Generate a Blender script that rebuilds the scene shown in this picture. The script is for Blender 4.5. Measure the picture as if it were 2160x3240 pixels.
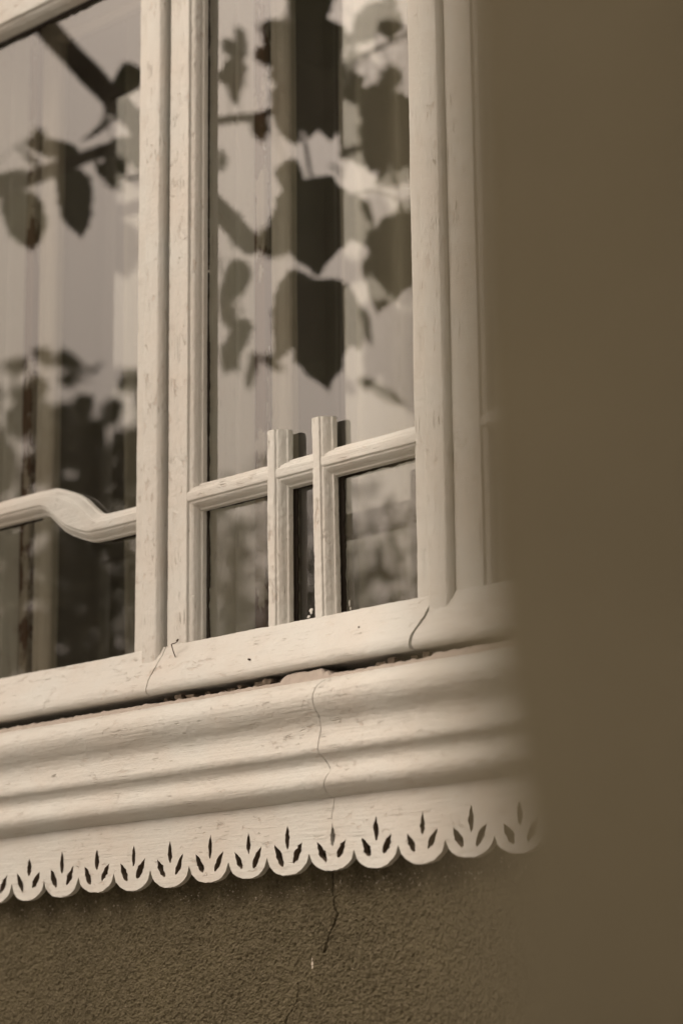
import bpy, bmesh, math, random
from mathutils import Vector, Matrix, noise
from mathutils.geometry import delaunay_2d_cdt

# ---------------------------------------------------------------- clear
for o in list(bpy.data.objects):
    bpy.data.objects.remove(o, do_unlink=True)
S = bpy.context.scene
COL = S.collection
R = math.radians
rnd = random.Random(11)

# ---------------------------------------------------------------- camera
cd = bpy.data.cameras.new('camera')
cam = bpy.data.objects.new('camera', cd)
COL.objects.link(cam)
_f = Vector((-0.67602685, 0.7000463, 0.23004974))
_r = Vector((0.7176269, 0.69635319, -0.01019092))
_u = Vector((0.16732998, -0.15820055, 0.97312551))
cam.matrix_world = Matrix(((_r.x, _u.x, -_f.x, 2.1964), (_r.y, _u.y, -_f.y, -2.22545),
                           (_r.z, _u.z, -_f.z, -0.68358), (0, 0, 0, 1)))
cd.sensor_fit = 'VERTICAL'
cd.sensor_height = 36.0
cd.sensor_width = 24.0
cd.lens = 85.0
cd.clip_start = 0.05
cd.clip_end = 2000
cd.dof.use_dof = True
cd.dof.focus_distance = 3.2
cd.dof.aperture_fstop = 2.7
S.camera = cam

# ---------------------------------------------------------------- sky and sun (soft overcast daylight)
SUN_EL, SUN_AZ = 40.0, 210.0          # degrees; azimuth measured from +Y clockwise towards +X
w = bpy.data.worlds.new('World')
S.world = w
w.use_nodes = True
wn = w.node_tree
wn.nodes.clear()
sky = wn.nodes.new('ShaderNodeTexSky')
sky.sky_type = 'NISHITA'
sky.sun_disc = False
sky.sun_elevation = R(SUN_EL)
sky.sun_rotation = R(SUN_AZ)
sky.air_density = 1.0
sky.dust_density = 6.0
bw = wn.nodes.new('ShaderNodeRGBToBW')
tint = wn.nodes.new('ShaderNodeMix'); tint.data_type = 'RGBA'; tint.blend_type = 'MULTIPLY'
tint.inputs[0].default_value = 1.0
tint.inputs[7].default_value = (1.0, 0.83, 0.695, 1)
bg = wn.nodes.new('ShaderNodeBackground')
bg.inputs[1].default_value = 0.15
wo = wn.nodes.new('ShaderNodeOutputWorld')
wn.links.new(sky.outputs[0], bw.inputs[0])
wn.links.new(bw.outputs[0], tint.inputs[6])
wn.links.new(tint.outputs[2], bg.inputs[0])
wn.links.new(bg.outputs[0], wo.inputs[0])

sl = bpy.data.lights.new('sun', 'SUN')
sl.energy = 0.5
sl.angle = R(24)
sl.color = (1.0, 0.86, 0.70)
sun = bpy.data.objects.new('sun', sl)
COL.objects.link(sun)
_az, _el = R(SUN_AZ), R(SUN_EL)
_d = Vector((math.sin(_az) * math.cos(_el), math.cos(_az) * math.cos(_el), math.sin(_el)))
sun.rotation_euler = _d.to_track_quat('Z', 'Y').to_euler()

vs = S.view_settings
S.display_settings.display_device = 'sRGB'
vs.view_transform = 'Standard'
vs.look = 'None'
vs.gamma = 1.0
vs.use_curve_mapping = False
vs.exposure = 0.3

# ---------------------------------------------------------------- materials
def new_mat(name):
    m = bpy.data.materials.new(name)
    m.use_nodes = True
    nt = m.node_tree
    for n in list(nt.nodes):
        if n.type != 'OUTPUT_MATERIAL':
            nt.nodes.remove(n)
    out = [n for n in nt.nodes if n.type == 'OUTPUT_MATERIAL'][0]
    return m, nt, out

def N(nt, t, **kw):
    n = nt.nodes.new(t)
    for k, v in kw.items():
        setattr(n, k, v)
    return n

def mapped(nt, scale):
    tc = N(nt, 'ShaderNodeTexCoord')
    mp = N(nt, 'ShaderNodeMapping')
    mp.inputs['Scale'].default_value = scale
    nt.links.new(tc.outputs['Object'], mp.inputs['Vector'])
    return mp.outputs[0]

def noise_n(nt, vec, scale, detail=4, rough=0.55):
    n = N(nt, 'ShaderNodeTexNoise')
    n.inputs['Scale'].default_value = scale
    n.inputs['Detail'].default_value = detail
    n.inputs['Roughness'].default_value = rough
    nt.links.new(vec, n.inputs['Vector'])
    return n.outputs['Fac']

def ramp(nt, fac, stops):
    r = N(nt, 'ShaderNodeValToRGB')
    el = r.color_ramp.elements
    while len(el) < len(stops):
        el.new(0.5)
    for e, (p, c) in zip(el, stops):
        e.position = p
        e.color = (*c, 1) if len(c) == 3 else c
    nt.links.new(fac, r.inputs[0])
    return r.outputs[0]

def mixc(nt, fac, a, b, mode='MIX'):
    m = N(nt, 'ShaderNodeMix', data_type='RGBA', blend_type=mode)
    for idx, v in ((0, fac), (6, a), (7, b)):
        if hasattr(v, 'is_linked') or hasattr(v, 'links'):
            nt.links.new(v, m.inputs[idx])
        elif idx == 0:
            m.inputs[0].default_value = v
        else:
            m.inputs[idx].default_value = (*v, 1)
    return m.outputs[2]

def math_n(nt, op, a, b=None):
    m = N(nt, 'ShaderNodeMath', operation=op)
    for i, v in enumerate((a, b)):
        if v is None:
            continue
        if isinstance(v, (int, float)):
            m.inputs[i].default_value = v
        else:
            nt.links.new(v, m.inputs[i])
    return m.outputs[0]

def bump(nt, h, strength, dist, prev=None):
    b = N(nt, 'ShaderNodeBump')
    b.inputs['Strength'].default_value = strength
    b.inputs['Distance'].default_value = dist
    nt.links.new(h, b.inputs['Height'])
    if prev is not None:
        nt.links.new(prev, b.inputs['Normal'])
    return b.outputs[0]

def principled(nt, out, rough=0.5, spec=0.5):
    p = N(nt, 'ShaderNodeBsdfPrincipled')
    p.inputs['Roughness'].default_value = rough
    p.inputs['Specular IOR Level'].default_value = spec
    nt.links.new(p.outputs[0], out.inputs[0])
    return p

def paint(name, grain, base=(0.62, 0.63, 0.60), wear=0.0, old=(0.56, 0.48, 0.41)):
    """aged oil paint on wood; grain = axis index the brush marks and splits run along"""
    m, nt, out = new_mat(name)
    p = principled(nt, out, 0.58, 0.3)
    st = [1.0, 1.0, 1.0]
    st[grain] = 0.06
    vs_ = mapped(nt, st)
    vo = mapped(nt, (1, 1, 1))
    big = noise_n(nt, vo, 9, 4)
    streak = noise_n(nt, vs_, 260, 5, 0.6)
    col = mixc(nt, ramp(nt, big, [(0.35, (0, 0, 0)), (0.7, (1, 1, 1))]), base, tuple(b * f for b, f in zip(base, (0.97, 0.915, 0.88))))
    col = mixc(nt, ramp(nt, streak, [(0.30, (0.35, 0.35, 0.35)), (0.45, (0, 0, 0))]), col, tuple(b * 0.82 for b in base))
    # fine dirt and small chips down to an older, pinker coat
    chip_src = noise_n(nt, mapped(nt, [1.0 if i != grain else 0.45 for i in range(3)]), 95, 5, 0.7)
    patch0 = ramp(nt, noise_n(nt, mapped(nt, (1, 1, 1)), 8, 3), [(0.44, (0, 0, 0)), (0.60, (1, 1, 1))])
    chip = mixc(nt, 1.0, patch0, ramp(nt, chip_src, [(0.60, (0, 0, 0)), (0.63, (1, 1, 1))]), 'MULTIPLY')
    col = mixc(nt, math_n(nt, 'MULTIPLY', chip, 0.45), col, old)
    speck = ramp(nt, noise_n(nt, vo, 330, 2, 0.5), [(0.775, (0, 0, 0)), (0.80, (1, 1, 1))])
    col = mixc(nt, speck, col, (0.16, 0.12, 0.08))
    # hairline splits along the grain
    vc = mapped(nt, [1.0 if i != grain else 0.035 for i in range(3)])
    vor = N(nt, 'ShaderNodeTexVoronoi', feature='DISTANCE_TO_EDGE')
    vor.inputs['Scale'].default_value = 130
    nt.links.new(vc, vor.inputs['Vector'])
    line = ramp(nt, vor.outputs['Distance'], [(0.0, (1, 1, 1)), (0.03, (0, 0, 0))])
    gate = ramp(nt, noise_n(nt, vo, 38, 3), [(0.57, (0, 0, 0)), (0.70, (1, 1, 1))])
    split = mixc(nt, 1.0, line, gate, 'MULTIPLY')
    col = mixc(nt, math_n(nt, 'MULTIPLY', split, 0.42), col, (0.30, 0.23, 0.16))
    if wear > 0:
        ws = noise_n(nt, mapped(nt, [1.0 if i != grain else 0.3 for i in range(3)]), 26, 5, 0.65)
        bare = ramp(nt, ws, [(wear, (0, 0, 0)), (wear + 0.03, (1, 1, 1))])
        wood = mixc(nt, noise_n(nt, vs_, 180, 4), (0.06, 0.032, 0.018), (0.17, 0.095, 0.055))
        col = mixc(nt, bare, col, wood)
    nt.links.new(col, p.inputs['Base Color'])
    h = math_n(nt, 'ADD', math_n(nt, 'MULTIPLY', streak, 0.55), math_n(nt, 'MULTIPLY', noise_n(nt, vo, 140, 4), 0.6))
    h = math_n(nt, 'SUBTRACT', h, math_n(nt, 'MULTIPLY', chip, 0.45))
    h = math_n(nt, 'SUBTRACT', h, math_n(nt, 'MULTIPLY', split, 0.8))
    nb = bump(nt, h, 0.85, 0.0022)
    nt.links.new(nb, p.inputs['Normal'])
    return m

def plain(name, base, rough=0.8, var=0.25, scale=40, bscale=120, bdist=0.001, spec=0.3):
    m, nt, out = new_mat(name)
    p = principled(nt, out, rough, spec)
    vo = mapped(nt, (1, 1, 1))
    f = noise_n(nt, vo, scale, 5)
    col = mixc(nt, f, tuple(b * (1 - var) for b in base), tuple(b * (1 + var) for b in base))
    nt.links.new(col, p.inputs['Base Color'])
    nt.links.new(bump(nt, noise_n(nt, vo, bscale, 4), 0.6, bdist), p.inputs['Normal'])
    return m

def stucco_mat(name, coarse):
    m, nt, out = new_mat(name)
    p = principled(nt, out, 0.85, 0.25)
    vo = mapped(nt, (1, 1, 1))
    col = mixc(nt, ramp(nt, noise_n(nt, vo, 5, 5, 0.6), [(0.32, (0, 0, 0)), (0.68, (1, 1, 1))]), (0.093, 0.0805, 0.0465), (0.140, 0.1205, 0.0705))
    col = mixc(nt, ramp(nt, noise_n(nt, vo, 16, 4, 0.6), [(0.35, (0.4, 0.4, 0.4)), (0.6, (0, 0, 0))]), col, (0.068, 0.058, 0.034))
    col = mixc(nt, ramp(nt, noise_n(nt, vo, 210, 3), [(0.40, (0, 0, 0)), (0.65, (1, 1, 1))]), col, (0.145, 0.124, 0.080))
    # splashes of cream paint in the strip just under the trim board
    tc = N(nt, 'ShaderNodeTexCoord'); sx = N(nt, 'ShaderNodeSeparateXYZ')
    nt.links.new(tc.outputs['Object'], sx.inputs[0])
    dz = math_n(nt, 'ABSOLUTE', math_n(nt, 'ADD', sx.outputs[2], 0.4395))
    band = ramp(nt, math_n(nt, 'MULTIPLY', dz, 30.0), [(0.15, (1, 1, 1)), (0.5, (0, 0, 0))])
    fl = ramp(nt, noise_n(nt, vo, 260, 3, 0.6), [(0.63, (0, 0, 0)), (0.66, (1, 1, 1))])
    col = mixc(nt, math_n(nt, 'MULTIPLY', mixc(nt, 1.0, band, fl, 'MULTIPLY'), 0.75), col, (0.55, 0.50, 0.42))
    stray = ramp(nt, noise_n(nt, vo, 300, 2, 0.5), [(0.765, (0, 0, 0)), (0.78, (1, 1, 1))])
    col = mixc(nt, stray, col, (0.50, 0.45, 0.38))
    # one upright dab of cream paint
    ex = math_n(nt, 'MULTIPLY', math_n(nt, 'ADD', sx.outputs[0], -0.0030), 1 / 0.0022)
    ez = math_n(nt, 'MULTIPLY', math_n(nt, 'ADD', sx.outputs[2], 0.5348), 1 / 0.011)
    wob = math_n(nt, 'MULTIPLY', noise_n(nt, vo, 190, 3), 1.2)
    rr = math_n(nt, 'ADD', math_n(nt, 'ADD', math_n(nt, 'MULTIPLY', ex, ex), math_n(nt, 'MULTIPLY', ez, ez)), wob)
    dab = ramp(nt, rr, [(0.9, (1, 1, 1)), (1.0, (0, 0, 0))])
    col = mixc(nt, dab, col, (0.62, 0.56, 0.48))
    nt.links.new(col, p.inputs['Base Color'])
    h = noise_n(nt, vo, 330, 8, 0.75)
    nb = bump(nt, h, 0.9, 0.0026)
    if coarse:
        nb = bump(nt, math_n(nt, 'ADD', noise_n(nt, vo, 90, 2), math_n(nt, 'MULTIPLY', noise_n(nt, vo, 170, 2), 0.8)), 1.0, 0.006, nb)
    nt.links.new(nb, p.inputs['Normal'])
    return m

def glass_mat():
    """window pane: clear sheet with the mirror reflection of its two faces"""
    m, nt, out = new_mat('old_window_glass')
    vo = mapped(nt, (1, 1, 1))
    nb = bump(nt, noise_n(nt, vo, 6, 2), 0.2, 0.001)
    lw = N(nt, 'ShaderNodeLayerWeight')
    lw.inputs[0].default_value = 0.5
    f5 = math_n(nt, 'POWER', lw.outputs['Facing'], 5.0)
    r1 = math_n(nt, 'ADD', math_n(nt, 'MULTIPLY', f5, 0.935), 0.065)
    r2 = math_n(nt, 'DIVIDE', math_n(nt, 'MULTIPLY', r1, 2.0), math_n(nt, 'ADD', r1, 1.0))
    tr = N(nt, 'ShaderNodeBsdfTransparent')
    tr.inputs[0].default_value = (0.93, 0.94, 0.90, 1)
    gl = N(nt, 'ShaderNodeBsdfGlossy')
    gl.inputs['Roughness'].default_value = 0.0
    nt.links.new(nb, gl.inputs['Normal'])
    mx = N(nt, 'ShaderNodeMixShader')
    nt.links.new(r2, mx.inputs[0])
    nt.links.new(tr.outputs[0], mx.inputs[1])
    nt.links.new(gl.outputs[0], mx.inputs[2])
    # thin film of dust
    df = N(nt, 'ShaderNodeBsdfDiffuse')
    df.inputs[0].default_value = (0.55, 0.5, 0.42, 1)
    spk = ramp(nt, noise_n(nt, vo, 420, 2, 0.5), [(0.775, (0, 0, 0)), (0.80, (1, 1, 1))])
    dust = math_n(nt, 'ADD', math_n(nt, 'MULTIPLY', noise_n(nt, vo, 14, 6, 0.7), 0.035), math_n(nt, 'MULTIPLY', spk, 0.35))
    mx2 = N(nt, 'ShaderNodeMixShader')
    nt.links.new(dust, mx2.inputs[0])
    nt.links.new(mx.outputs[0], mx2.inputs[1])
    nt.links.new(df.outputs[0], mx2.inputs[2])
    nt.links.new(mx2.outputs[0], out.inputs[0])
    return m

def leaf_mat(name, a, b):
    m, nt, out = new_mat(name)
    p = principled(nt, out, 0.45, 0.4)
    vo = mapped(nt, (1, 1, 1))
    f = noise_n(nt, vo, 22, 4)
    nt.links.new(mixc(nt, f, a, b), p.inputs['Base Color'])
    tl = N(nt, 'ShaderNodeBsdfTranslucent')
    nt.links.new(mixc(nt, f, tuple(2.2 * q for q in a), tuple(2.6 * q for q in b)), tl.inputs[0])
    ms = N(nt, 'ShaderNodeMixShader')
    ms.inputs[0].default_value = 0.14
    nt.links.new(p.outputs[0], ms.inputs[1])
    nt.links.new(tl.outputs[0], ms.inputs[2])
    nt.links.new(ms.outputs[0], out.inputs[0])
    return m

MV = paint('cream_paint_upright', 2)
MH = paint('cream_paint_level', 0, base=(0.59, 0.60, 0.572))
MHB = paint('cream_paint_trim', 0, base=(0.585, 0.592, 0.56))
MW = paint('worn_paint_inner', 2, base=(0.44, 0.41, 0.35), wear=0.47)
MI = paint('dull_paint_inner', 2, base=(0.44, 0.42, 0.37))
MP = plain('pink_plaster', (0.40, 0.355, 0.315), 0.85, 0.18, 60, 150, 0.0015)
MM = plain('old_mortar', (0.16, 0.13, 0.10), 0.9, 0.4, 120, 220, 0.0015)
MD = plain('rotten_putty', (0.022, 0.017, 0.012), 0.9, 0.5, 70, 160, 0.0015)
MS = stucco_mat('brown_roughcast', False)
MSF = stucco_mat('brown_roughcast_far', True)
MG = glass_mat()
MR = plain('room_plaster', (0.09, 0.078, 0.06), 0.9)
MCUT = plain('weathered_saw_cut', (0.17, 0.135, 0.10), 0.9, 0.4, 150, 300, 0.0008)
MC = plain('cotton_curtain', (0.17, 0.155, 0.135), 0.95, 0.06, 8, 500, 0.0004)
MGR = plain('pale_paving', (0.31, 0.285, 0.25), 0.95, 0.4, 2, 20, 0.02)
ML1 = leaf_mat('broad_leaf', (0.035, 0.05, 0.018), (0.06, 0.075, 0.03))
ML2 = leaf_mat('shrub_leaf', (0.035, 0.045, 0.018), (0.07, 0.075, 0.032))
ML3 = leaf_mat('distant_leaf', (0.05, 0.055, 0.025), (0.09, 0.085, 0.04))
MB = plain('bark', (0.07, 0.052, 0.036), 0.9, 0.35, 30, 60, 0.004)
MN = plain('rusty_wire', (0.05, 0.03, 0.018), 0.7, 0.3, 200, 300, 0.0004)

# ---------------------------------------------------------------- helpers
def link(name, mesh, parent=None, mat=None):
    o = bpy.data.objects.new(name, mesh)
    COL.objects.link(o)
    if mat is not None and not mesh.materials:
        mesh.materials.append(mat)
    if parent is not None:
        o.parent = parent
        o.matrix_parent_inverse = Matrix.Translation(parent.location).inverted()
    return o

def thing(name, label, cat, loc, group=None):
    o = bpy.data.objects.new(name, None)
    COL.objects.link(o)
    o.location = loc
    o.empty_display_size = 0.05
    return tag(o, label, cat, group)

def tag(o, label, cat, group=None):
    o['label'] = label
    o['category'] = cat
    if group:
        o['group'] = group
    return o

def struct(o):
    o['kind'] = 'structure'
    return o

def mesh_from(name, vs_, fs_, smooth=True):
    me = bpy.data.meshes.new(name)
    me.from_pydata(vs_, [], fs_)
    if smooth:
        me.polygons.foreach_set('use_smooth', [True] * len(me.polygons))
    me.update()
    return me

def rounded(pts, r=0.0015, step=0.003, closed=True, radii=None):
    """round the corners of a 2-D outline and resample its straight runs"""
    n = len(pts)
    out = []
    for i in range(n):
        p = Vector(pts[i])
        ri = radii[i] if radii else r
        if not closed and i in (0, n - 1):
            out.append(p)
            continue
        a, b = Vector(pts[i - 1]), Vector(pts[(i + 1) % n])
        la, lb = (a - p).length, (b - p).length
        k = min(ri, la * 0.45, lb * 0.45)
        pa, pb = p + (a - p) * (k / la), p + (b - p) * (k / lb)
        for j in range(4):
            t = j / 3
            out.append((1 - t) ** 2 * pa + 2 * t * (1 - t) * p + t * t * pb)
    res = []
    m = len(out)
    for i in range(m if closed else m - 1):
        a, b = out[i], out[(i + 1) % m]
        k = max(1, int((b - a).length / step))
        for j in range(k):
            res.append(a.lerp(b, j / k))
    if not closed:
        res.append(out[-1])
    return res

def wob(x, y, z, amp, grain):
    """hand-painted unevenness (metres)"""
    s = [1.0, 1.0, 1.0]
    s[grain] = 0.25
    p = Vector((x * s[0], y * s[1], z * s[2]))
    return amp * (0.9 * noise.noise(p * 22.0) + 0.55 * noise.noise(p * 75.0) + 0.50 * noise.noise(Vector((x, y, z)) * 190.0))

def sweep(name, prof, path, mat, parent, amp=0.0006, step=0.004, closed=True, grow=None,
          cut0=None, cut1=None, rnd_r=0.0015, radii=None, pstep=0.003):
    """prof: (n, Y) outline; path: polyline in the XZ plane; n is measured along the path's in-plane normal"""
    pr = rounded(prof, rnd_r, pstep, closed, radii)
    m = len(pr)
    # profile normals
    nr = []
    for i in range(m):
        a = pr[i - 1] if (closed or i > 0) else pr[i]
        b = pr[(i + 1) % m] if (closed or i < m - 1) else pr[i]
        t = (b - a)
        nr.append(Vector((t.y, -t.x)).normalized() if t.length > 0 else Vector((0, 1)))
    area = sum(pr[i - 1].x * pr[i].y - pr[i].x * pr[i - 1].y for i in range(m))
    if area < 0:
        nr = [-v for v in nr]
    pts = [Vector(p) for p in path]
    fine = []
    for a, b in zip(pts, pts[1:]):
        k = max(1, int((b - a).length / step))
        fine += [a.lerp(b, j / k) for j in range(k)]
    fine.append(pts[-1])
    n = len(fine)
    verts = []
    for i, c in enumerate(fine):
        t = (fine[min(i + 1, n - 1)] - fine[max(i - 1, 0)]).normalized()
        nn = Vector((-t.y, t.x))          # in-plane normal
        if abs(t.y) > 0.9:
            nn = Vector((t.y, -t.x))      # upright members: n runs to +X
        grain = 0 if abs(t.x) > abs(t.y) else 2
        g = grow(i / (n - 1), c) if grow else 0.0
        for q, v in zip(pr, nr):
            s = q.x + (g if q.x > 0 else -g)
            x, z = c.x + nn.x * s, c.y + nn.y * s
            y = q.y
            d = wob(x, y, z, amp, grain)
            x += nn.x * v.x * d
            z += nn.y * v.x * d
            y += v.y * d
            verts.append([x, y, z])
    if cut0:
        for j in range(m):
            verts[j][0] = cut0(verts[j][1], verts[j][2])
    if cut1:
        for j in range(m):
            verts[(n - 1) * m + j][0] = cut1(verts[(n - 1) * m + j][1], verts[(n - 1) * m + j][2])
    faces = []
    mm = m if closed else m - 1
    for i in range(n - 1):
        for j in range(mm):
            a, b = i * m + j, i * m + (j + 1) % m
            faces.append((a, b, b + m, a + m))
    if closed:
        base = len(verts)
        verts += [list(v) for v in verts[:m]] + [list(v) for v in verts[(n - 1) * m:n * m]]
        faces.append(tuple(range(base, base + m))[::-1])
        faces.append(tuple(range(base + m, base + 2 * m)))
    me = mesh_from(name, verts, faces)
    if closed:
        me.polygons[-1].use_smooth = False
        me.polygons[-2].use_smooth = False
    bm = bmesh.new(); bm.from_mesh(me)
    bmesh.ops.recalc_face_normals(bm, faces=bm.faces)
    bm.to_mesh(me); bm.free()
    return link(name, me, parent, mat)

def box_mesh(name, x0, x1, y0, y1, z0, z1):
    v = [(x, y, z) for x in (x0, x1) for y in (y0, y1) for z in (z0, z1)]
    f = [(0, 1, 3, 2), (4, 6, 7, 5), (0, 4, 5, 1), (2, 3, 7, 6), (0, 2, 6, 4), (1, 5, 7, 3)]
    return mesh_from(name, v, f, False)

def join_boxes(name, boxes):
    V, F = [], []
    for b in boxes:
        x0, x1, y0, y1, z0, z1 = b
        k = len(V)
        V += [(x, y, z) for x in (x0, x1) for y in (y0, y1) for z in (z0, z1)]
        F += [tuple(k + i for i in f) for f in [(0, 1, 3, 2), (4, 6, 7, 5), (0, 4, 5, 1), (2, 3, 7, 6), (0, 2, 6, 4), (1, 5, 7, 3)]]
    return V, F

def tube(V, F, path, radii, sides=6):
    path = [Vector(p) for p in path]
    base = len(V)
    for i, c in enumerate(path):
        t = (path[min(i + 1, len(path) - 1)] - path[max(i - 1, 0)]).normalized()
        a = t.orthogonal().normalized()
        b = t.cross(a)
        r = radii[i] if isinstance(radii, (list, tuple)) else radii
        for k in range(sides):
            an = 2 * math.pi * k / sides
            V.append(tuple(c + (a * math.cos(an) + b * math.sin(an)) * r))
    for i in range(len(path) - 1):
        for k in range(sides):
            p, q = base + i * sides + k, base + i * sides + (k + 1) % sides
            F.append((p, q, q + sides, p + sides))
    F.append(tuple(base + k for k in range(sides))[::-1])
    F.append(tuple(base + (len(path) - 1) * sides + k for k in range(sides)))

def smooth_path(pts, k=6):
    pts = [Vector(p) for p in pts]
    out = []
    for i in range(len(pts) - 1):
        p0, p1, p2, p3 = pts[max(i - 1, 0)], pts[i], pts[i + 1], pts[min(i + 2, len(pts) - 1)]
        for j in range(k):
            t = j / k
            out.append(0.5 * ((2 * p1) + (p2 - p0) * t + (2 * p0 - 5 * p1 + 4 * p2 - p3) * t * t + (3 * p1 - p0 - 3 * p2 + p3) * t ** 3))
    out.append(pts[-1])
    return out

# ---------------------------------------------------------------- ground, walls, room
GZ = -2.25
g = mesh_from('ground', [(-600, -600, GZ), (600, -600, GZ), (600, 600, GZ), (-600, 600, GZ)], [(0, 1, 2, 3)], False)
struct(link('ground', g, None, MGR))

# house wall: thick masonry round the window opening, with a modelled roughcast face under the trim
OX0, OX1, OZ0, OZ1 = -0.86, 0.88, -0.19, 1.10
V, F = join_boxes('house_wall', [(-7, 1.93, -0.0162, 0.25, GZ - 0.05, -0.657), (-7, -0.732, -0.0163, 0.25, -0.657, OZ0), (0.512, 1.93, -0.0163, 0.25, -0.657, OZ0),
                                 (-0.732, 0.512, -0.004, 0.25, -0.657, -0.353), (-0.732, 0.512, -0.0162, 0.25, -0.353, OZ0), (-7, OX0, -0.0161, 0.2501, OZ0, OZ1),
                                 (OX1, 1.93, -0.0161, 0.2501, OZ0, OZ1), (-7, 1.93, -0.0162, 0.25, OZ1, 3.4)])
house = tag(link('house_wall', mesh_from('house_wall', V, F, False), None, MSF),
            'dark brown roughcast house wall below the scalloped white trim', 'wall')
CRACK = [(0.0415, -0.4078), (0.0415, -0.4278), (0.0405, -0.4478), (0.0445, -0.4678), (0.0495, -0.4768), (0.0375, -0.4948), (0.0235, -0.5218)]
CRACK2 = [(0.003, -0.5508), (-0.001, -0.5778), (0.0, -0.5928)]
CRACK3 = [(-0.0225, -0.5588), (-0.0225, -0.5798), (-0.0435, -0.6018), (-0.0465, -0.6148), (-0.0595, -0.6428)]

def seg_dist(px, pz, poly):
    best = 9.0
    for (ax, az), (bx, bz) in zip(poly, poly[1:]):
        dx, dz = bx - ax, bz - az
        t = max(0, min(1, ((px - ax) * dx + (pz - az) * dz) / (dx * dx + dz * dz)))
        d = math.hypot(px - ax - t * dx, pz - az - t * dz)
        best = min(best, d)
    return best

def roughcast_patch():
    x0, x1, z0, z1, st = -0.74, 0.52, -0.665, -0.345, 0.00125
    nx, nz = int((x1 - x0) / st), int((z1 - z0) / st)
    vs_ = []
    for i in range(nx + 1):
        x = x0 + (x1 - x0) * i / nx
        for j in range(nz + 1):
            z = z0 + (z1 - z0) * j / nz
            p = Vector((x, 0.3, z))
            h = 0.0019 * noise.noise(p * 175.0) + 0.0017 * noise.noise(p * 340.0) + 0.0012 * noise.noise(p * 14.0) + 0.0005 * rnd.uniform(-1, 1)
            h -= 0.0010 * abs(noise.noise(p * 120.0 + Vector((3, 1, 2))))
            e = min(i, nx - i, j, nz - j) / 12.0
            y = -0.017 - h
            if -0.08 < x < 0.07 and z < -0.40:
                wv = 0.0025 * noise.noise(p * 90)
                for c, dep, wd in ((CRACK, 0.006, 0.0013 if z > -0.474 else 0.0019), (CRACK2, 0.0015, 0.0009), (CRACK3, 0.003, 0.0012)):
                    d = seg_dist(x + wv, z, c)
                    if d < wd:
                        y += dep * (1 - (d / wd) ** 2)
            if e < 1:
                y = y * e + -0.0150 * (1 - e)
            vs_.append((x, y, z))
    k = nz + 1
    fs_ = [(i * k + j, (i + 1) * k + j, (i + 1) * k + j + 1, i * k + j + 1) for i in range(nx) for j in range(nz)]
    return mesh_from('roughcast_face', vs_, fs_, False)
link('roughcast_face', roughcast_patch(), house, MS)

# projecting porch wall close to the camera
def porch_wall():
    # height, left edge, front: the pier leans a little towards the viewer at its foot
    edge = [(0.25, 1.8796, -1.8547), (-0.4809, 1.9096, -1.9047), (-0.5715, 1.9189, -1.9160), (-0.6089, 1.9260, -1.9226), (-0.6456, 1.9408, -1.9348), (-0.6750, 1.9515, -1.9434), (-0.80, 1.9615, -1.9584), (GZ - 0.05, 1.9815, -1.9634)]
    zs = []
    for (za, xa, ya), (zb, xb, yb) in zip(edge, edge[1:]):
        k = max(1, int(abs(zb - za) / 0.02))
        zs += [(za + (zb - za) * j / k, xa + (xb - xa) * j / k, ya + (yb - ya) * j / k) for j in range(k)]
    zs.append(edge[-1])
    vs_, fs_ = [], []
    nx = 20
    for z, xl, YP in zs:
        row = [(xl + 0.012, 0.0)]
        row = []
        row.append((xl, 0.004))
        row.append((xl, YP + 0.0015))
        row.append((xl + 0.0015, YP))
        for i in range(1, nx):
            x = xl + 0.0015 + (2.23 - xl) * i / nx
            row.append((x, YP + 1.7 * min(x - xl, 0.25) ** 2 + 0.003 * noise.noise(Vector((x * 14, 0, z * 14)))))
        row.append((2.235, YP + 0.11))
        row.append((2.24, 0.004))
        vs_ += [(x, y, z) for x, y in row]
    m = nx + 4
    m = len(row)
    for i in range(len(zs) - 1):
        for j in range(m - 1):
            a = i * m + j
            fs_.append((a, a + m, a + m + 1, a + 1))
    fs_.append(tuple(range(m)))
    return mesh_from('porch_wall', vs_, fs_)
tag(link('porch_wall', porch_wall(), None, MSF), 'blurred brown rendered wall end filling the right side close to the camera', 'wall')

V = [(-2.4, 0.245, -1.3), (1.5, 0.245, -1.3), (1.5, 0.245, 2.2), (-2.4, 0.245, 2.2), (-2.4, 3.4, -1.3), (1.5, 3.4, -1.3), (1.5, 3.4, 2.2), (-2.4, 3.4, 2.2)]
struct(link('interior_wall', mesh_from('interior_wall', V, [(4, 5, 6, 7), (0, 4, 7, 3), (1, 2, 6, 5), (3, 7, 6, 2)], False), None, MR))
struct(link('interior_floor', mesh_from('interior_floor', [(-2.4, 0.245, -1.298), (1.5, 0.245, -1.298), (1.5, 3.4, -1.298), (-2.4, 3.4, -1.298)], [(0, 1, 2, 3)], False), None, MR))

# ---------------------------------------------------------------- window
PITCH = 0.532
ZT = 0.954        # underside edge of the top rail's front
YF = -0.045       # front of the stiles
YGL = -0.016      # pane
def side_mould(x, s):
    """moulded inner edge of a stile: from the flat face at x towards the glass (s = +1 to the right)"""
    return [(x, YF), (x + s * 0.0015, YF + 0.004), (x + s * 0.004, YF + 0.0045), (x + s * 0.0075, YF + 0.0065),
            (x + s * 0.0105, YF + 0.012), (x + s * 0.0115, YF + 0.017), (x + s * 0.0135, YF + 0.018), (x + s * 0.014, YF + 0.0225), (x + s * 0.014, -0.010)]

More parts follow.
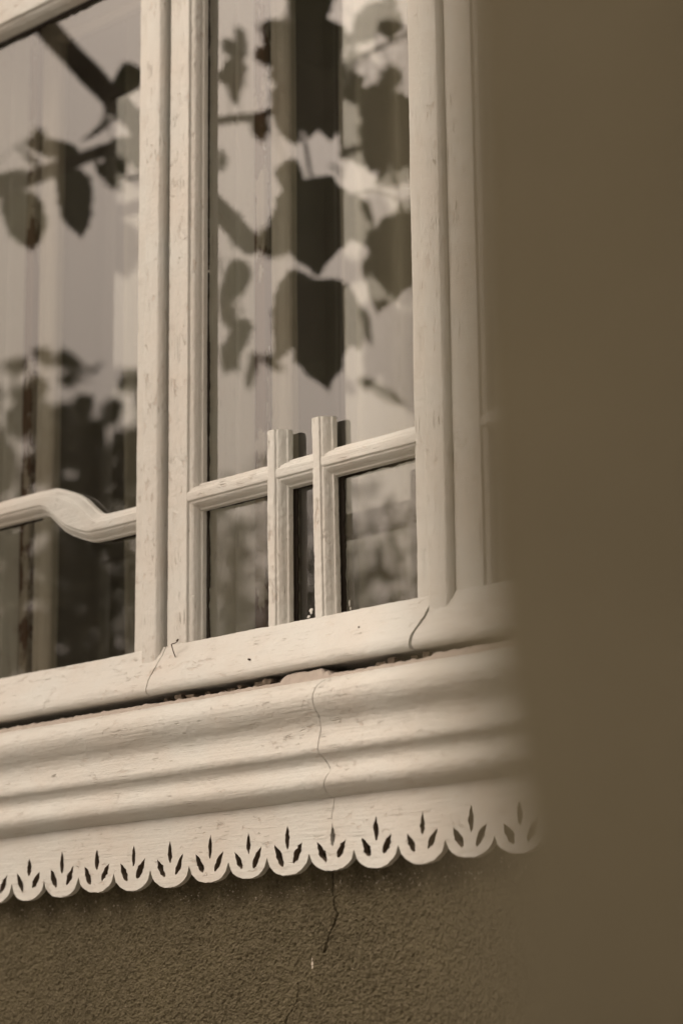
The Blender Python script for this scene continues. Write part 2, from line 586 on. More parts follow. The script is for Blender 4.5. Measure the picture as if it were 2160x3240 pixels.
BAR = [(-0.006, 0.0), (0.006, 0.0), (0.0072, 0.0028), (0.0098, 0.0032), (0.0135, 0.0075), (0.0165, 0.0130),
       (0.0185, 0.0135), (0.0195, 0.0165), (0.0195, 0.0225)]
BARP = BAR + [(-a, b) for a, b in BAR[:1:-1]]
def bar_prof(y0):
    return [(a, y0 + b) for a, b in BARP]

def putty(name, pts, parent, wid, side):
    """ragged dark strip where the putty has gone; pts = polyline (x,z), side = direction it widens to"""
    vs_, fs_ = [], []
    a, b = Vector(pts[0]), Vector(pts[1])
    k = int((b - a).length / 0.004)
    for i in range(k + 1):
        c = a.lerp(b, i / k)
        e = wid * (0.75 + 0.55 * noise.noise(Vector((c.x * 60, 7.7, c.y * 60))) + 0.35 * noise.noise(Vector((c.x * 200, 1.7, c.y * 200))))
        e = max(e, wid * 0.12)
        d = c + Vector(side) * e
        o = c - Vector(side) * 0.003
        for q, y in ((o, -0.021), (d, -0.0195), (d, -0.0168), (o, -0.0168)):
            vs_.append((q.x, y, q.y))
    for i in range(k):
        for j in range(4):
            p, q = i * 4 + j, i * 4 + (j + 1) % 4
            fs_.append((p, q, q + 4, p + 4))
    return link(name, mesh_from(name, vs_, fs_, False), parent, MD)

def pane(x0, x1, z0, z1, parent, y=YGL, tilt=(0, 0)):
    cx, cz = (x0 + x1) / 2, (z0 + z1) / 2
    def yy(x, z):
        return y + (x - cx) * tilt[0] + (z - cz) * tilt[1]
    vs_ = [(x0, yy(x0, z0), z0), (x1, yy(x1, z0), z0), (x1, yy(x1, z1), z1), (x0, yy(x0, z1), z1)]
    return link('pane', mesh_from('pane', vs_, [(0, 1, 2, 3)], False), parent, MG)

def rail_cut(points, off):
    def f(y, z):
        pts = points
        for (za, xa), (zb, xb) in zip(pts, pts[1:]):
            if za >= z >= zb:
                t = (za - z) / (za - zb)
                return xa + (xb - xa) * t + off + 0.0009 * noise.noise(Vector((0, y * 120, z * 120)))
        return (pts[0][1] if z > pts[0][0] else pts[-1][1]) + off
    return f
# ragged joints between the bottom rails of neighbouring casements (z, x)
JOINT = [(-0.05, 0.246), (-0.10, 0.2475), (-0.121, 0.2475), (-0.132, 0.2445), (-0.150, 0.236), (-0.175, 0.231)]
JOINTL = [(-0.05, -0.246), (-0.11, -0.244), (-0.13, -0.248), (-0.165, -0.2515), (-0.2, -0.252)]
def shifted(j, d): return [(z, x + d) for z, x in j]

RAILP = [(-0.098, -0.020), (-0.0985, -0.046), (-0.114, -0.0535), (-0.138, -0.0675), (-0.152, -0.0755), (-0.163, -0.0765), (-0.1685, -0.071), (-0.1665, -0.050), (-0.1665, -0.012)]
RADII = [0.001, 0.002, 0.012, 0.012, 0.010, 0.006, 0.005, 0.002, 0.001]

def casement(k, label):
    x0 = k * PITCH
    t = thing('casement_window', label, 'window', (x0, -0.03, -0.17), 'outer casements of the wooden window')
    xl, xr = x0 - 0.248, x0 + 0.283
    gap = 0.0042 if k < 1 else -0.002
    up = [(0.0, -0.112), (0.0, 1.03)]
    # stiles
    L = [(xl + gap, -0.010), (xl + gap, YF)] + side_mould(x0 - 0.205, 1)
    st_l = sweep('stile', L, up, MV, t, 0.0007)
    Rr = [(xr - 0.0012, -0.010), (xr - 0.0012, YF + 0.001)] + side_mould(x0 + 0.2215, -1)
    sweep('stile', Rr[::-1], up, MV, t, 0.0007)
    # strip covering the joint to the next casement
    cs = [(x0 + 0.2455, YF + 0.003), (x0 + 0.2455, YF - 0.0075), (x0 + 0.2480, YF - 0.0105), (x0 + 0.2640, YF - 0.0120), (x0 + 0.2770, YF - 0.0112),
          (x0 + 0.2815, YF - 0.0060), (x0 + 0.2820, YF + 0.003)]
    sweep('cover_strip', cs, [(0, -0.1235), (0, 1.05)], MV, t, 0.0008, radii=[0.001, 0.002, 0.002, 0.008, 0.002, 0.002, 0.001])
    # bottom rail with its sloping weather face
    c0 = rail_cut(shifted(JOINT, x0 - PITCH) if k != 0 else JOINTL, 0.0008 if k != 1 else 0.0026)
    c1 = rail_cut(shifted(JOINT, x0) if k != -1 else JOINTL, -0.0008 if k != 0 else -0.0026)
    o = rail = sweep('bottom_rail', RAILP, [(x0 - 0.262, 0), (x0 + 0.262, 0)], MH, t, 0.0011, radii=RADII)
    me = o.data
    for v in me.vertices:                       # squeeze the ends on to the ragged joints
        a, b = c0(v.co.y, v.co.z), c1(v.co.y, v.co.z)
        u = (v.co.x - (x0 - 0.262)) / 0.524
        v.co.x = a + (b - a) * u
    me.update()
    # top rail
    tr = [(ZT + 0.075, -0.010), (ZT + 0.075, YF + 0.0008), (ZT, YF + 0.0008), (ZT - 0.0015, YF + 0.005), (ZT - 0.005, YF + 0.006), (ZT - 0.011, YF + 0.012), (ZT - 0.0135, YF + 0.018), (ZT - 0.015, YF + 0.020), (ZT - 0.0155, -0.010)]
    top = sweep('top_rail', tr, [(x0 - 0.246, 0), (x0 + 0.28, 0)], MH, t, 0.0007)
    gx0, gx1, gz0, gz1 = x0 - 0.196, x0 + 0.212, -0.103, ZT - 0.010
    if k == -1:
        def grow(u, c):
            s = (c.x - x0) 
            return 0.010 * max(0.0, min(1.0, 1.15 - abs(s - 0.070) / 0.055))
        pth = [(x0 - 0.215, 0.1575), (x0 - 0.05, 0.1565), (x0 - 0.005, 0.156), (x0 + 0.017, 0.1535), (x0 + 0.033, 0.147), (x0 + 0.070, 0.126), (x0 + 0.103, 0.107), (x0 + 0.117, 0.1005), (x0 + 0.132, 0.0975), (x0 + 0.150, 0.0965), (x0 + 0.226, 0.0965)]
        sp = [(p.x, p.y) for p in smooth_path([(a, b, 0) for a, b in pth], 3)]
        bar = sweep('glazing_bar', bar_prof(-0.0445), sp, MH, t, 0.0007, grow=grow)
        lo = pane(gx0, gx1, gz0, 0.126, t, tilt=(0.004, -0.003))
        pane(gx0, gx1, 0.126, gz1, t, tilt=(0.0, 0.001))
        putty('putty', [(x0 - 0.20, 0.137), (x0 - 0.02, 0.137)], bar, 0.002, (0, -1))
        putty('putty', [(x0 + 0.14, 0.0775), (x0 + 0.21, 0.0775)], bar, 0.002, (0, -1))
    elif k == 0:
        zb = 0.108
        bar = sweep('glazing_bar', bar_prof(-0.0440), [(x0 - 0.2085, zb - 0.0028), (x0 + 0.226, zb + 0.0002)], MH, t, 0.0007)
        m1, m2 = x0 - 0.0375, x0 + 0.048
        b1 = sweep('glazing_bar', bar_prof(-0.0460), [(m1 + 0.0002, -0.112), (m1, 0.1675)], MV, t, 0.0011, step=0.0025)
        b2 = sweep('glazing_bar', bar_prof(-0.0465), [(m2 + 0.0022, -0.112), (m2 - 0.0022, 0.1685)], MV, t, 0.0011, step=0.0025)
        pane(gx0, gx1, zb, gz1, t, tilt=(0.0, 0.0))
        pane(gx0, m1, gz0, zb, t, tilt=(0.004, 0.002))
        pm = pane(m1, m2, gz0, zb, t, tilt=(-0.003, 0.003))
        pr_ = pane(m2, gx1, gz0, zb, t, tilt=(0.002, -0.004))
        putty('putty', [(m1 + 0.0195, -0.10), (m1 + 0.0195, 0.088)], b1, 0.0035, (1, 0))
        putty('putty', [(m2 + 0.0200, -0.10), (m2 + 0.0195, 0.088)], b2, 0.0042, (1, 0))
        putty('putty', [(x0 - 0.20, 0.0880), (m1 - 0.018, 0.0880)], bar, 0.0016, (0, -1))
        putty('putty', [(m1 + 0.018, 0.0888), (m2 - 0.018, 0.0888)], bar, 0.0026, (0, -1))
        putty('putty', [(m2 + 0.018, 0.0888), (x0 + 0.212, 0.0895)], bar, 0.0034, (0, -1))
        putty('putty', [(x0 - 0.1915, -0.10), (x0 - 0.1915, 0.090)], st_l, 0.0055, (1, 0))
        putty('putty', [(x0 - 0.1915, 0.118), (x0 - 0.1915, 0.33)], st_l, 0.0034, (1, 0))
        putty('putty', [(x0 - 0.1915, 0.33), (x0 - 0.1915, 0.94)], st_l, 0.0018, (1, 0))
        # bent wire hook left in the rail
        V, F = [], []
        tube(V, F, smooth_path([(-0.211, -0.0585, -0.1195), (-0.213, -0.0605, -0.112), (-0.2155, -0.061, -0.1045), (-0.2145, -0.0625, -0.1015), (-0.209, -0.0635, -0.1015),
                                (-0.2045, -0.0625, -0.1000), (-0.204, -0.060, -0.0965), (-0.207, -0.0585, -0.0955), (-0.2095, -0.0585, -0.0975)], 4), 0.0007, 6)
        link('wire_hook', mesh_from('wire_hook', V, F), rail, MN)
        for nx_, ny_, nz_ in ((-0.052, -0.0725, -0.1445), (0.135, -0.0600, -0.1260)):
            V, F = [], []
            tube(V, F, [(nx_, ny_ - 0.0022, nz_), (nx_, ny_ + 0.004, nz_)], 0.0013, 8)
            link('nail_head', mesh_from('nail_head', V, F, False), rail, MN)
        # scraps of paint left on the glass
        for (sx, sz, sw, sh, sd) in ((0.0075, -0.0815, 0.008, 0.010, 1), (0.003, -0.0885, 0.007, 0.004, 5), (-0.003, -0.0935, 0.016, 0.0035, 2), (0.077, -0.0805, 0.003, 0.009, 3), (0.0785, -0.088, 0.002, 0.006, 6), (0.0745, -0.0935, 0.006, 0.007, 4)):
            r2 = random.Random(sd)
            ring = []
            for a in range(14):
                q = (0.45 + 0.55 * r2.random())
                ring.append((x0 + sx + sw * 0.5 * q * math.cos(a * 0.4488), YGL - 0.0022, sz + sh * 0.5 * q * math.sin(a * 0.4488)))
            bk = [(a, YGL - 0.0008, c) for a, b, c in ring]
            fs_ = [tuple(range(14))] + [(a, (a + 1) % 14, 14 + (a + 1) % 14, 14 + a) for a in range(14)]
            link('paint_smear', mesh_from('paint_smear', ring + bk, fs_, False), pm if sx < 0.05 else pr_, MV)
    else:
        sweep('glazing_bar', bar_prof(-0.0440), [(x0 - 0.2085, 0.1065), (x0 + 0.226, 0.108)], MH, t, 0.0007)
        pane(gx0, gx1, 0.108, gz1, t)
        pane(gx0, gx1, gz0, 0.108, t)
    putty('putty', [(x0 - 0.20, ZT - 0.0160), (x0 + 0.21, ZT - 0.0160)], top, 0.006, (0, -1))
    return t

casement(-1, 'left casement with a wavy S-shaped glazing bar across its glass')
casement(0, 'middle casement whose level glazing bar is crossed by two short uprights')
casement(1, 'half-hidden right casement beside the blurred porch wall')

wf = thing('window_frame', 'fixed wooden window frame with upright posts seen through the glass', 'window frame', (0, 0.05, -0.17))
for xm in (-0.796, -0.264, 0.268, 0.80):
    mp = [(xm - 0.058, -0.008), (xm + 0.055, -0.008), (xm + 0.055, 0.050), (xm + 0.052, 0.052), (xm + 0.052, 0.055), (xm + 0.056, 0.057), (xm + 0.056, 0.092), (xm - 0.058, 0.092)]
    if xm < -0.7:
        mp[0] = (OX0 - 0.01, -0.008); mp[-1] = (OX0 - 0.01, 0.092)
    if xm > 0.7:
        mp = [(xm - 0.058, -0.008), (OX1 + 0.01, -0.008), (OX1 + 0.01, 0.092), (xm - 0.058, 0.092)]
    sweep('post', mp, [(0, -0.17), (0, 1.1)], MV, wf, 0.0006, step=0.012)
sweep('head_board', [(1.035, -0.06), (1.12, -0.06), (1.12, 0.14), (1.035, 0.14)], [(OX0 - 0.01, 0), (OX1 + 0.01, 0)], MH, wf, 0.0005, step=0.02)
sweep('sill_board', [(-0.20, 0.0), (-0.118, -0.004), (-0.116, 0.22), (-0.20, 0.22)], [(OX0 - 0.01, 0), (OX1 + 0.01, 0)], MI, wf, 0.0005, step=0.02)

INNER = ['inner casement behind the left window with the wavy bar', 'inner casement behind the middle window, paint peeled to brown wood along its edge', 'inner casement behind the half-hidden right window']
for k in (-1, 0, 1):
    x0 = k * PITCH
    t = thing('inner_casement', INNER[k + 1], 'window', (x0, 0.11, -0.12), 'inner casements')
    up = [(0, -0.116), (0, 1.03)]
    yb = 0.0925
    # narrow worn fillet on the post, then the casement's own stile with a shadow gap between
    sweep('fillet', [(x0 - 0.2085, yb + 0.012), (x0 - 0.2085, yb - 0.004), (x0 - 0.190, yb - 0.004), (x0 - 0.190, yb + 0.012)], up, MW, t, 0.0012)
    st = [(x0 - 0.178, 0.125), (x0 - 0.178, yb), (x0 - 0.170, yb), (x0 - 0.168, yb + 0.004), (x0 - 0.160, yb + 0.009), (x0 - 0.156, yb + 0.016), (x0 - 0.156, 0.125)]
    sweep('stile', st, up, MI, t, 0.0006)
    sr = [(x0 + 0.150, 0.125), (x0 + 0.150, yb + 0.016), (x0 + 0.158, yb + 0.006), (x0 + 0.166, yb), (x0 + 0.2085, yb), (x0 + 0.2085, 0.125)]
    sweep('stile', sr, up, MI, t, 0.0006)
    sweep('bottom_rail', [(-0.115, 0.125), (-0.115, yb + 0.002), (-0.085, yb + 0.002), (-0.078, yb + 0.012), (-0.078, 0.125)], [(x0 - 0.186, 0), (x0 + 0.208, 0)], MI, t, 0.0005, step=0.02)
    sweep('top_rail', [(0.985, 0.125), (0.985, yb + 0.002), (1.03, yb + 0.002), (1.03, 0.125)], [(x0 - 0.186, 0), (x0 + 0.208, 0)], MI, t, 0.0005, step=0.02)
    pane(x0 - 0.158, x0 + 0.154, -0.080, 0.988, t, y=0.114, tilt=(0.002 * k + 0.001, 0.0015))

CURT = ['pale curtain hanging behind the left casement glass', 'pale curtain hanging behind the middle casement glass', 'pale curtain hanging behind the right casement glass']
for k in (-1, 0, 1):
    x0 = k * PITCH
    xs = x0 - 0.115 if k == 0 else x0 - 0.055
    vs_, fs_ = [], []
    nx, nz = 70, 30
    for i in range(nx + 1):
        u = i / nx
        for j in range(nz + 1):
            z = -0.25 + 1.32 * j / nz
            x = xs + 0.33 * u + 0.006 * noise.noise(Vector((z * 2, k * 5, u * 3)))
            y = 0.175 + 0.014 * math.sin(u * 30 + 1.3 * noise.noise(Vector((u * 4, k, z * 0.7)))) + 0.008 * noise.noise(Vector((u * 9, z * 1.5, k)))
            vs_.append((x, y, z))
    q = nz + 1
    for i in range(nx):
        for j in range(nz):
            fs_.append((i * q + j, (i + 1) * q + j, (i + 1) * q + j + 1, i * q + j + 1))
    me = mesh_from('curtain', vs_, fs_)
    o = tag(link('curtain', me, None, MC), CURT[k + 1], 'curtain', 'curtains behind the window')
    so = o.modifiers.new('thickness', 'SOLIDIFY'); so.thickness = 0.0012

# ---------------------------------------------------------------- moulded cornice under the window
cor = thing('sill_cornice', 'cream wavy moulded cornice running under the window, cracked near the middle', 'cornice', (0, -0.05, -0.34))
CP = [(-0.186, 0.004), (-0.186, -0.074), (-0.190, -0.086), (-0.198, -0.0965), (-0.209, -0.1015), (-0.221, -0.1000), (-0.232, -0.0930), (-0.240, -0.0855), (-0.248, -0.0815), (-0.258, -0.0820),
      (-0.268, -0.0845), (-0.2755, -0.0860), (-0.2815, -0.0838), (-0.2860, -0.0775), (-0.2925, -0.0730), (-0.3000, -0.0735), (-0.3080, -0.0765), (-0.3150, -0.0775), (-0.3220, -0.0750), (-0.3280, -0.0680), (-0.3335, -0.0570), (-0.3365, -0.044), (-0.3370, -0.028), (-0.337, 0.004)]
CR = [0.001, 0.002] + [0.006] * 8 + [0.004] * 3 + [0.005] * 8 + [0.004, 0.001, 0.001]
CCR = [(-0.18, 0.099), (-0.192, 0.097), (-0.199, 0.094), (-0.208, 0.0925), (-0.225, 0.0895), (-0.233, 0.0905), (-0.241, 0.0880), (-0.252, 0.0855), (-0.268, 0.0845), (-0.282, 0.0835), (-0.293, 0.088), (-0.304, 0.0965), (-0.312, 0.0895), (-0.321, 0.0840), (-0.3285, 0.0795), (-0.336, 0.0770), (-0.34, 0.050)]
def cornice_piece(xa, xb, ca, cb, name):
    o = sweep(name, CP, [(xa, 0), (xb, 0)], MHB, cor, 0.0011, step=0.005, radii=CR)
    for v in o.data.vertices:
        a = ca(v.co.y, v.co.z) if ca else xa
        b = cb(v.co.y, v.co.z) if cb else xb
        u = (v.co.x - xa) / (xb - xa)
        v.co.x = a + (b - a) * u
    o.data.update()
    return o
cornice_piece(-1.02, 0.09, None, rail_cut(CCR, -0.0007), 'moulding')
cornice_piece(0.09, 1.79, rail_cut(CCR, 0.0007), None, 'moulding')
# flat plaster fillet between the moulding and the rail, ragged along its top
def fillet_strip():
    vs_, fs_ = [], []
    n = 520
    for i in range(n + 1):
        x = -1.02 + 2.805 * i / n
        e = 0.0016 * noise.noise(Vector((x * 90, 0, 3))) + 0.0012 * noise.noise(Vector((x * 240, 0, 9)))
        top = -0.1800 + e * 1.2
        if x < -0.24:
            top += 0.0012
        if 0.002 < x < 0.088:
            top += (0.0085 if 0.008 < x < 0.080 else 0.004) + 0.0015 * noise.noise(Vector((x * 60, 8, 2)))
        if x > 0.262:
            top += 0.004
        d = 0.0007 * noise.noise(Vector((x * 70, 4, 1)))
        for (y, z) in ((0.0, top), (-0.066 + d, top), (-0.0685 + d, top - 0.002), (-0.0705 + d * 2, -0.1835), (-0.0735 + d, -0.1935), (-0.06, -0.1985)):
            vs_.append((x, y, z))
    for i in range(n):
        for j in range(5):
            a = i * 6 + j
            fs_.append((a, a + 1, a + 7, a + 6))
    return mesh_from('plaster_fillet', vs_, fs_, False)
link('plaster_fillet', fillet_strip(), cor, MP)
# broken lumps of mortar left in the dark slot
LUMP = []
xx = -0.232
while xx < 0.245:
    if xx < 0.0 or xx > 0.13:
        LUMP.append((xx, rnd.uniform(0.006, 0.020), rnd.uniform(0.0045, 0.010)))
    xx += rnd.uniform(0.012, 0.034)
for i, (x, lw, lh) in enumerate(LUMP):
    bm = bmesh.new()
    bmesh.ops.create_cube(bm, size=1.0)
    bmesh.ops.subdivide_edges(bm, edges=bm.edges[:], cuts=2, use_grid_fill=True)
    yo = -0.044 - 0.012 * rnd.random()
    for v in bm.verts:
        q = v.co * 1.9 + Vector((i * 3.1, 0, 0))
        v.co += 0.22 * Vector((noise.noise(q), noise.noise(q + Vector((5, 0, 0))), noise.noise(q + Vector((0, 7, 0)))))
        v.co = Vector((x + v.co.x * lw, yo + v.co.y * 0.014, -0.1800 + lh * 0.4 + v.co.z * lh))
    me = bpy.data.meshes.new('mortar_lump')
    bm.to_mesh(me); bm.free()
    link('mortar_lump', me, cor, MM)

# ---------------------------------------------------------------- scalloped trim board
CUSP = [-0.602, -0.528, -0.451, -0.375, -0.300, -0.222, -0.145, -0.072, 0.005, 0.084, 0.160]
CUSP = [x + 0.0299 - 0.0131 * (x - 0.005) for x in CUSP]
while CUSP[0] > -1.0:
    CUSP.insert(0, CUSP[0] - 0.0762)
while CUSP[-1] < 1.70:
    CUSP.append(CUSP[-1] + 0.0765)
def drop(p, q, wmax, r, n=9, rough=0.0005):
    """carved almond hole from its pointed end p to its blunt end q"""
    p, q = Vector(p), Vector(q)
    ax = q - p
    nn = Vector((-ax.y, ax.x)).normalized()
    ring = []
    fw = [0.0, 0.30, 0.62, 0.86, 1.0, 1.02, 0.92, 0.66, 0.28]
    for s in (1, -1):
        idx = range(n) if s == 1 else range(n - 1, 0, -1)
        for i in idx:
            t = i / (n - 1)
            ring.append(p + ax * t + nn * (s * wmax * 0.5 * fw[i] * (1 + r.uniform(-.24, .24))) + Vector((r.uniform(-rough, rough), r.uniform(-rough, rough))))
    return ring

def trim_board():
    r = random.Random(7)
    outline, holes = [], []
    ztop = -0.330
    outline.append(Vector((CUSP[0], ztop)))
    bottom = []
    for a, b in zip(CUSP, CUSP[1:]):
        cx, wd = (a + b) / 2, b - a
        dz = r.uniform(-0.0015, 0.0015)
        n = 16
        sk = r.uniform(-0.12, 0.12)
        for i in range(n):
            t = i / n
            s = 2 * t - 1
            zz = -0.4024 - (0.0235 + dz) * (1 - abs(s) ** 2.3) ** 0.62
            if i == 0:
                zz = -0.4011
            xx = a + wd * t
            if 0 < i:
                xx += r.uniform(-0.0005, 0.0005); zz += r.uniform(-0.0006, 0.0006) + sk * 0.006 * s
            bottom.append(Vector((xx, zz)))
        j = lambda m: r.uniform(-m, m)
        oc = cx + 0.002 + j(0.002)
        tip = (oc + j(0.0006), -0.3644 + j(0.003))
        holes.append(drop(tip, (oc + j(0.001), -0.3934 + j(0.0015)), 0.0078 + j(0.0012), r))
        holes.append(drop((cx - 0.0245 + j(0.0015), -0.3874 + j(0.002)), (cx - 0.0100 + j(0.0015), -0.4119 + j(0.002)), 0.0100 + j(0.0014), r))
        holes.append(drop((cx + 0.0265 + j(0.0015), -0.3864 + j(0.002)), (cx + 0.0110 + j(0.0015), -0.4109 + j(0.002)), 0.0098 + j(0.0014), r))
        if abs(cx - 0.0743) < 0.01:
            special = holes.pop(-3)
            spx = special[0]
    # joint crack running from the top edge into one of the centre holes
    top = [Vector((0.0810, ztop)), Vector((0.0805, -0.337)), Vector((0.0785, -0.345)), Vector((0.0762, -0.353)), Vector((0.0752, -0.3595))]
    wn_ = 0.00055
    loop = [Vector((CUSP[0], ztop))] + [v for v in bottom] + [Vector((CUSP[-1], -0.4024)), Vector((CUSP[-1], ztop))]
    loop += [v + Vector((wn_, 0)) for v in top]
    sp = special[1:]
    loop += sp[::-1]
    loop += [v - Vector((wn_, 0)) for v in top[::-1]]
    # fix winding of the notch hole: go down its right side first
    pts, edges = [], []
    def add(lp):
        b0 = len(pts)
        pts.extend(lp)
        edges.extend((b0 + i, b0 + (i + 1) % len(lp)) for i in range(len(lp)))
    add(loop)
    nloop = len(pts)
    for h in holes:
        add(h)
    nb = len(pts)
    # scattered interior points so that the face can be uneven
    xx = CUSP[0] + 0.006
    while xx < 0.55:
        for zz in (-0.3345, -0.341, -0.348, -0.354):
            if abs(xx - 0.078) > 0.004:
                pts.append(Vector((xx + r.uniform(-.001, .001), zz + r.uniform(-.001, .001))))
        xx += 0.007
    res = delaunay_2d_cdt(pts, edges, [], 1, 1e-7)
    vco, tris = res[0], res[2]
    def inside(p, lp):
        c = False
        n = len(lp)
        for i in range(n):
            a, b = lp[i], lp[i - 1]
            if (a.y > p.y) != (b.y > p.y) and p.x < (b.x - a.x) * (p.y - a.y) / (b.y - a.y) + a.x:
                c = not c
        return c
    hb = [(min(p.x for p in h), max(p.x for p in h), h) for h in holes]
    keep = []
    for t in tris:
        c = (vco[t[0]] + vco[t[1]] + vco[t[2]]) / 3
        if not inside(c, loop):
            continue
        if any(x0 <= c.x <= x1 and inside(c, h) for x0, x1, h in hb):
            continue
        keep.append(tuple(t))
    yf, yb = -0.0525, -0.0440
    n = len(vco)
    V = []
    for v in vco:
        V.append((v.x, yf + 0.0006 * noise.noise(Vector((v.x * 30, 0, v.y * 90))) + 0.0014 * noise.noise(Vector((v.x * 6, 2, v.y * 6))), v.y))
    V += [(v.x, yb, v.y) for v in vco]
    F = [t for t in keep] + [tuple(n + i for i in t[::-1]) for t in keep]
    cnt = {}
    cutf = set()
    for t in keep:
        for a, b in ((t[0], t[1]), (t[1], t[2]), (t[2], t[0])):
            cnt[(a, b)] = cnt.get((a, b), 0) + 1
    for (a, b) in list(cnt):
        if (b, a) not in cnt:
            k = len(V)
            V += [V[a], V[b], V[n + b], V[n + a]]
            F.append((k, k + 1, k + 2, k + 3)[::-1])
            if min(a, b) >= nloop:
                cutf.add(len(F) - 1)
    me = mesh_from('scalloped_trim', V, F, False)
    me.materials.append(MHB); me.materials.append(MCUT)
    for i in cutf:
        me.polygons[i].material_index = 1
    bm = bmesh.new(); bm.from_mesh(me)
    bmesh.ops.remove_doubles(bm, verts=bm.verts, dist=1e-6)
    bmesh.ops.recalc_face_normals(bm, faces=bm.faces)
    for e in bm.edges:
        e.smooth = len(e.link_faces) == 2 and e.calc_face_angle(3) < 0.6
    for f in bm.faces:
        f.smooth = True
    bm.to_mesh(me); bm.free()
    return me
tag(link('scalloped_trim', trim_board(), None, MHB), 'cream scalloped trim board pierced with carved almond holes above the brown wall', 'trim board')

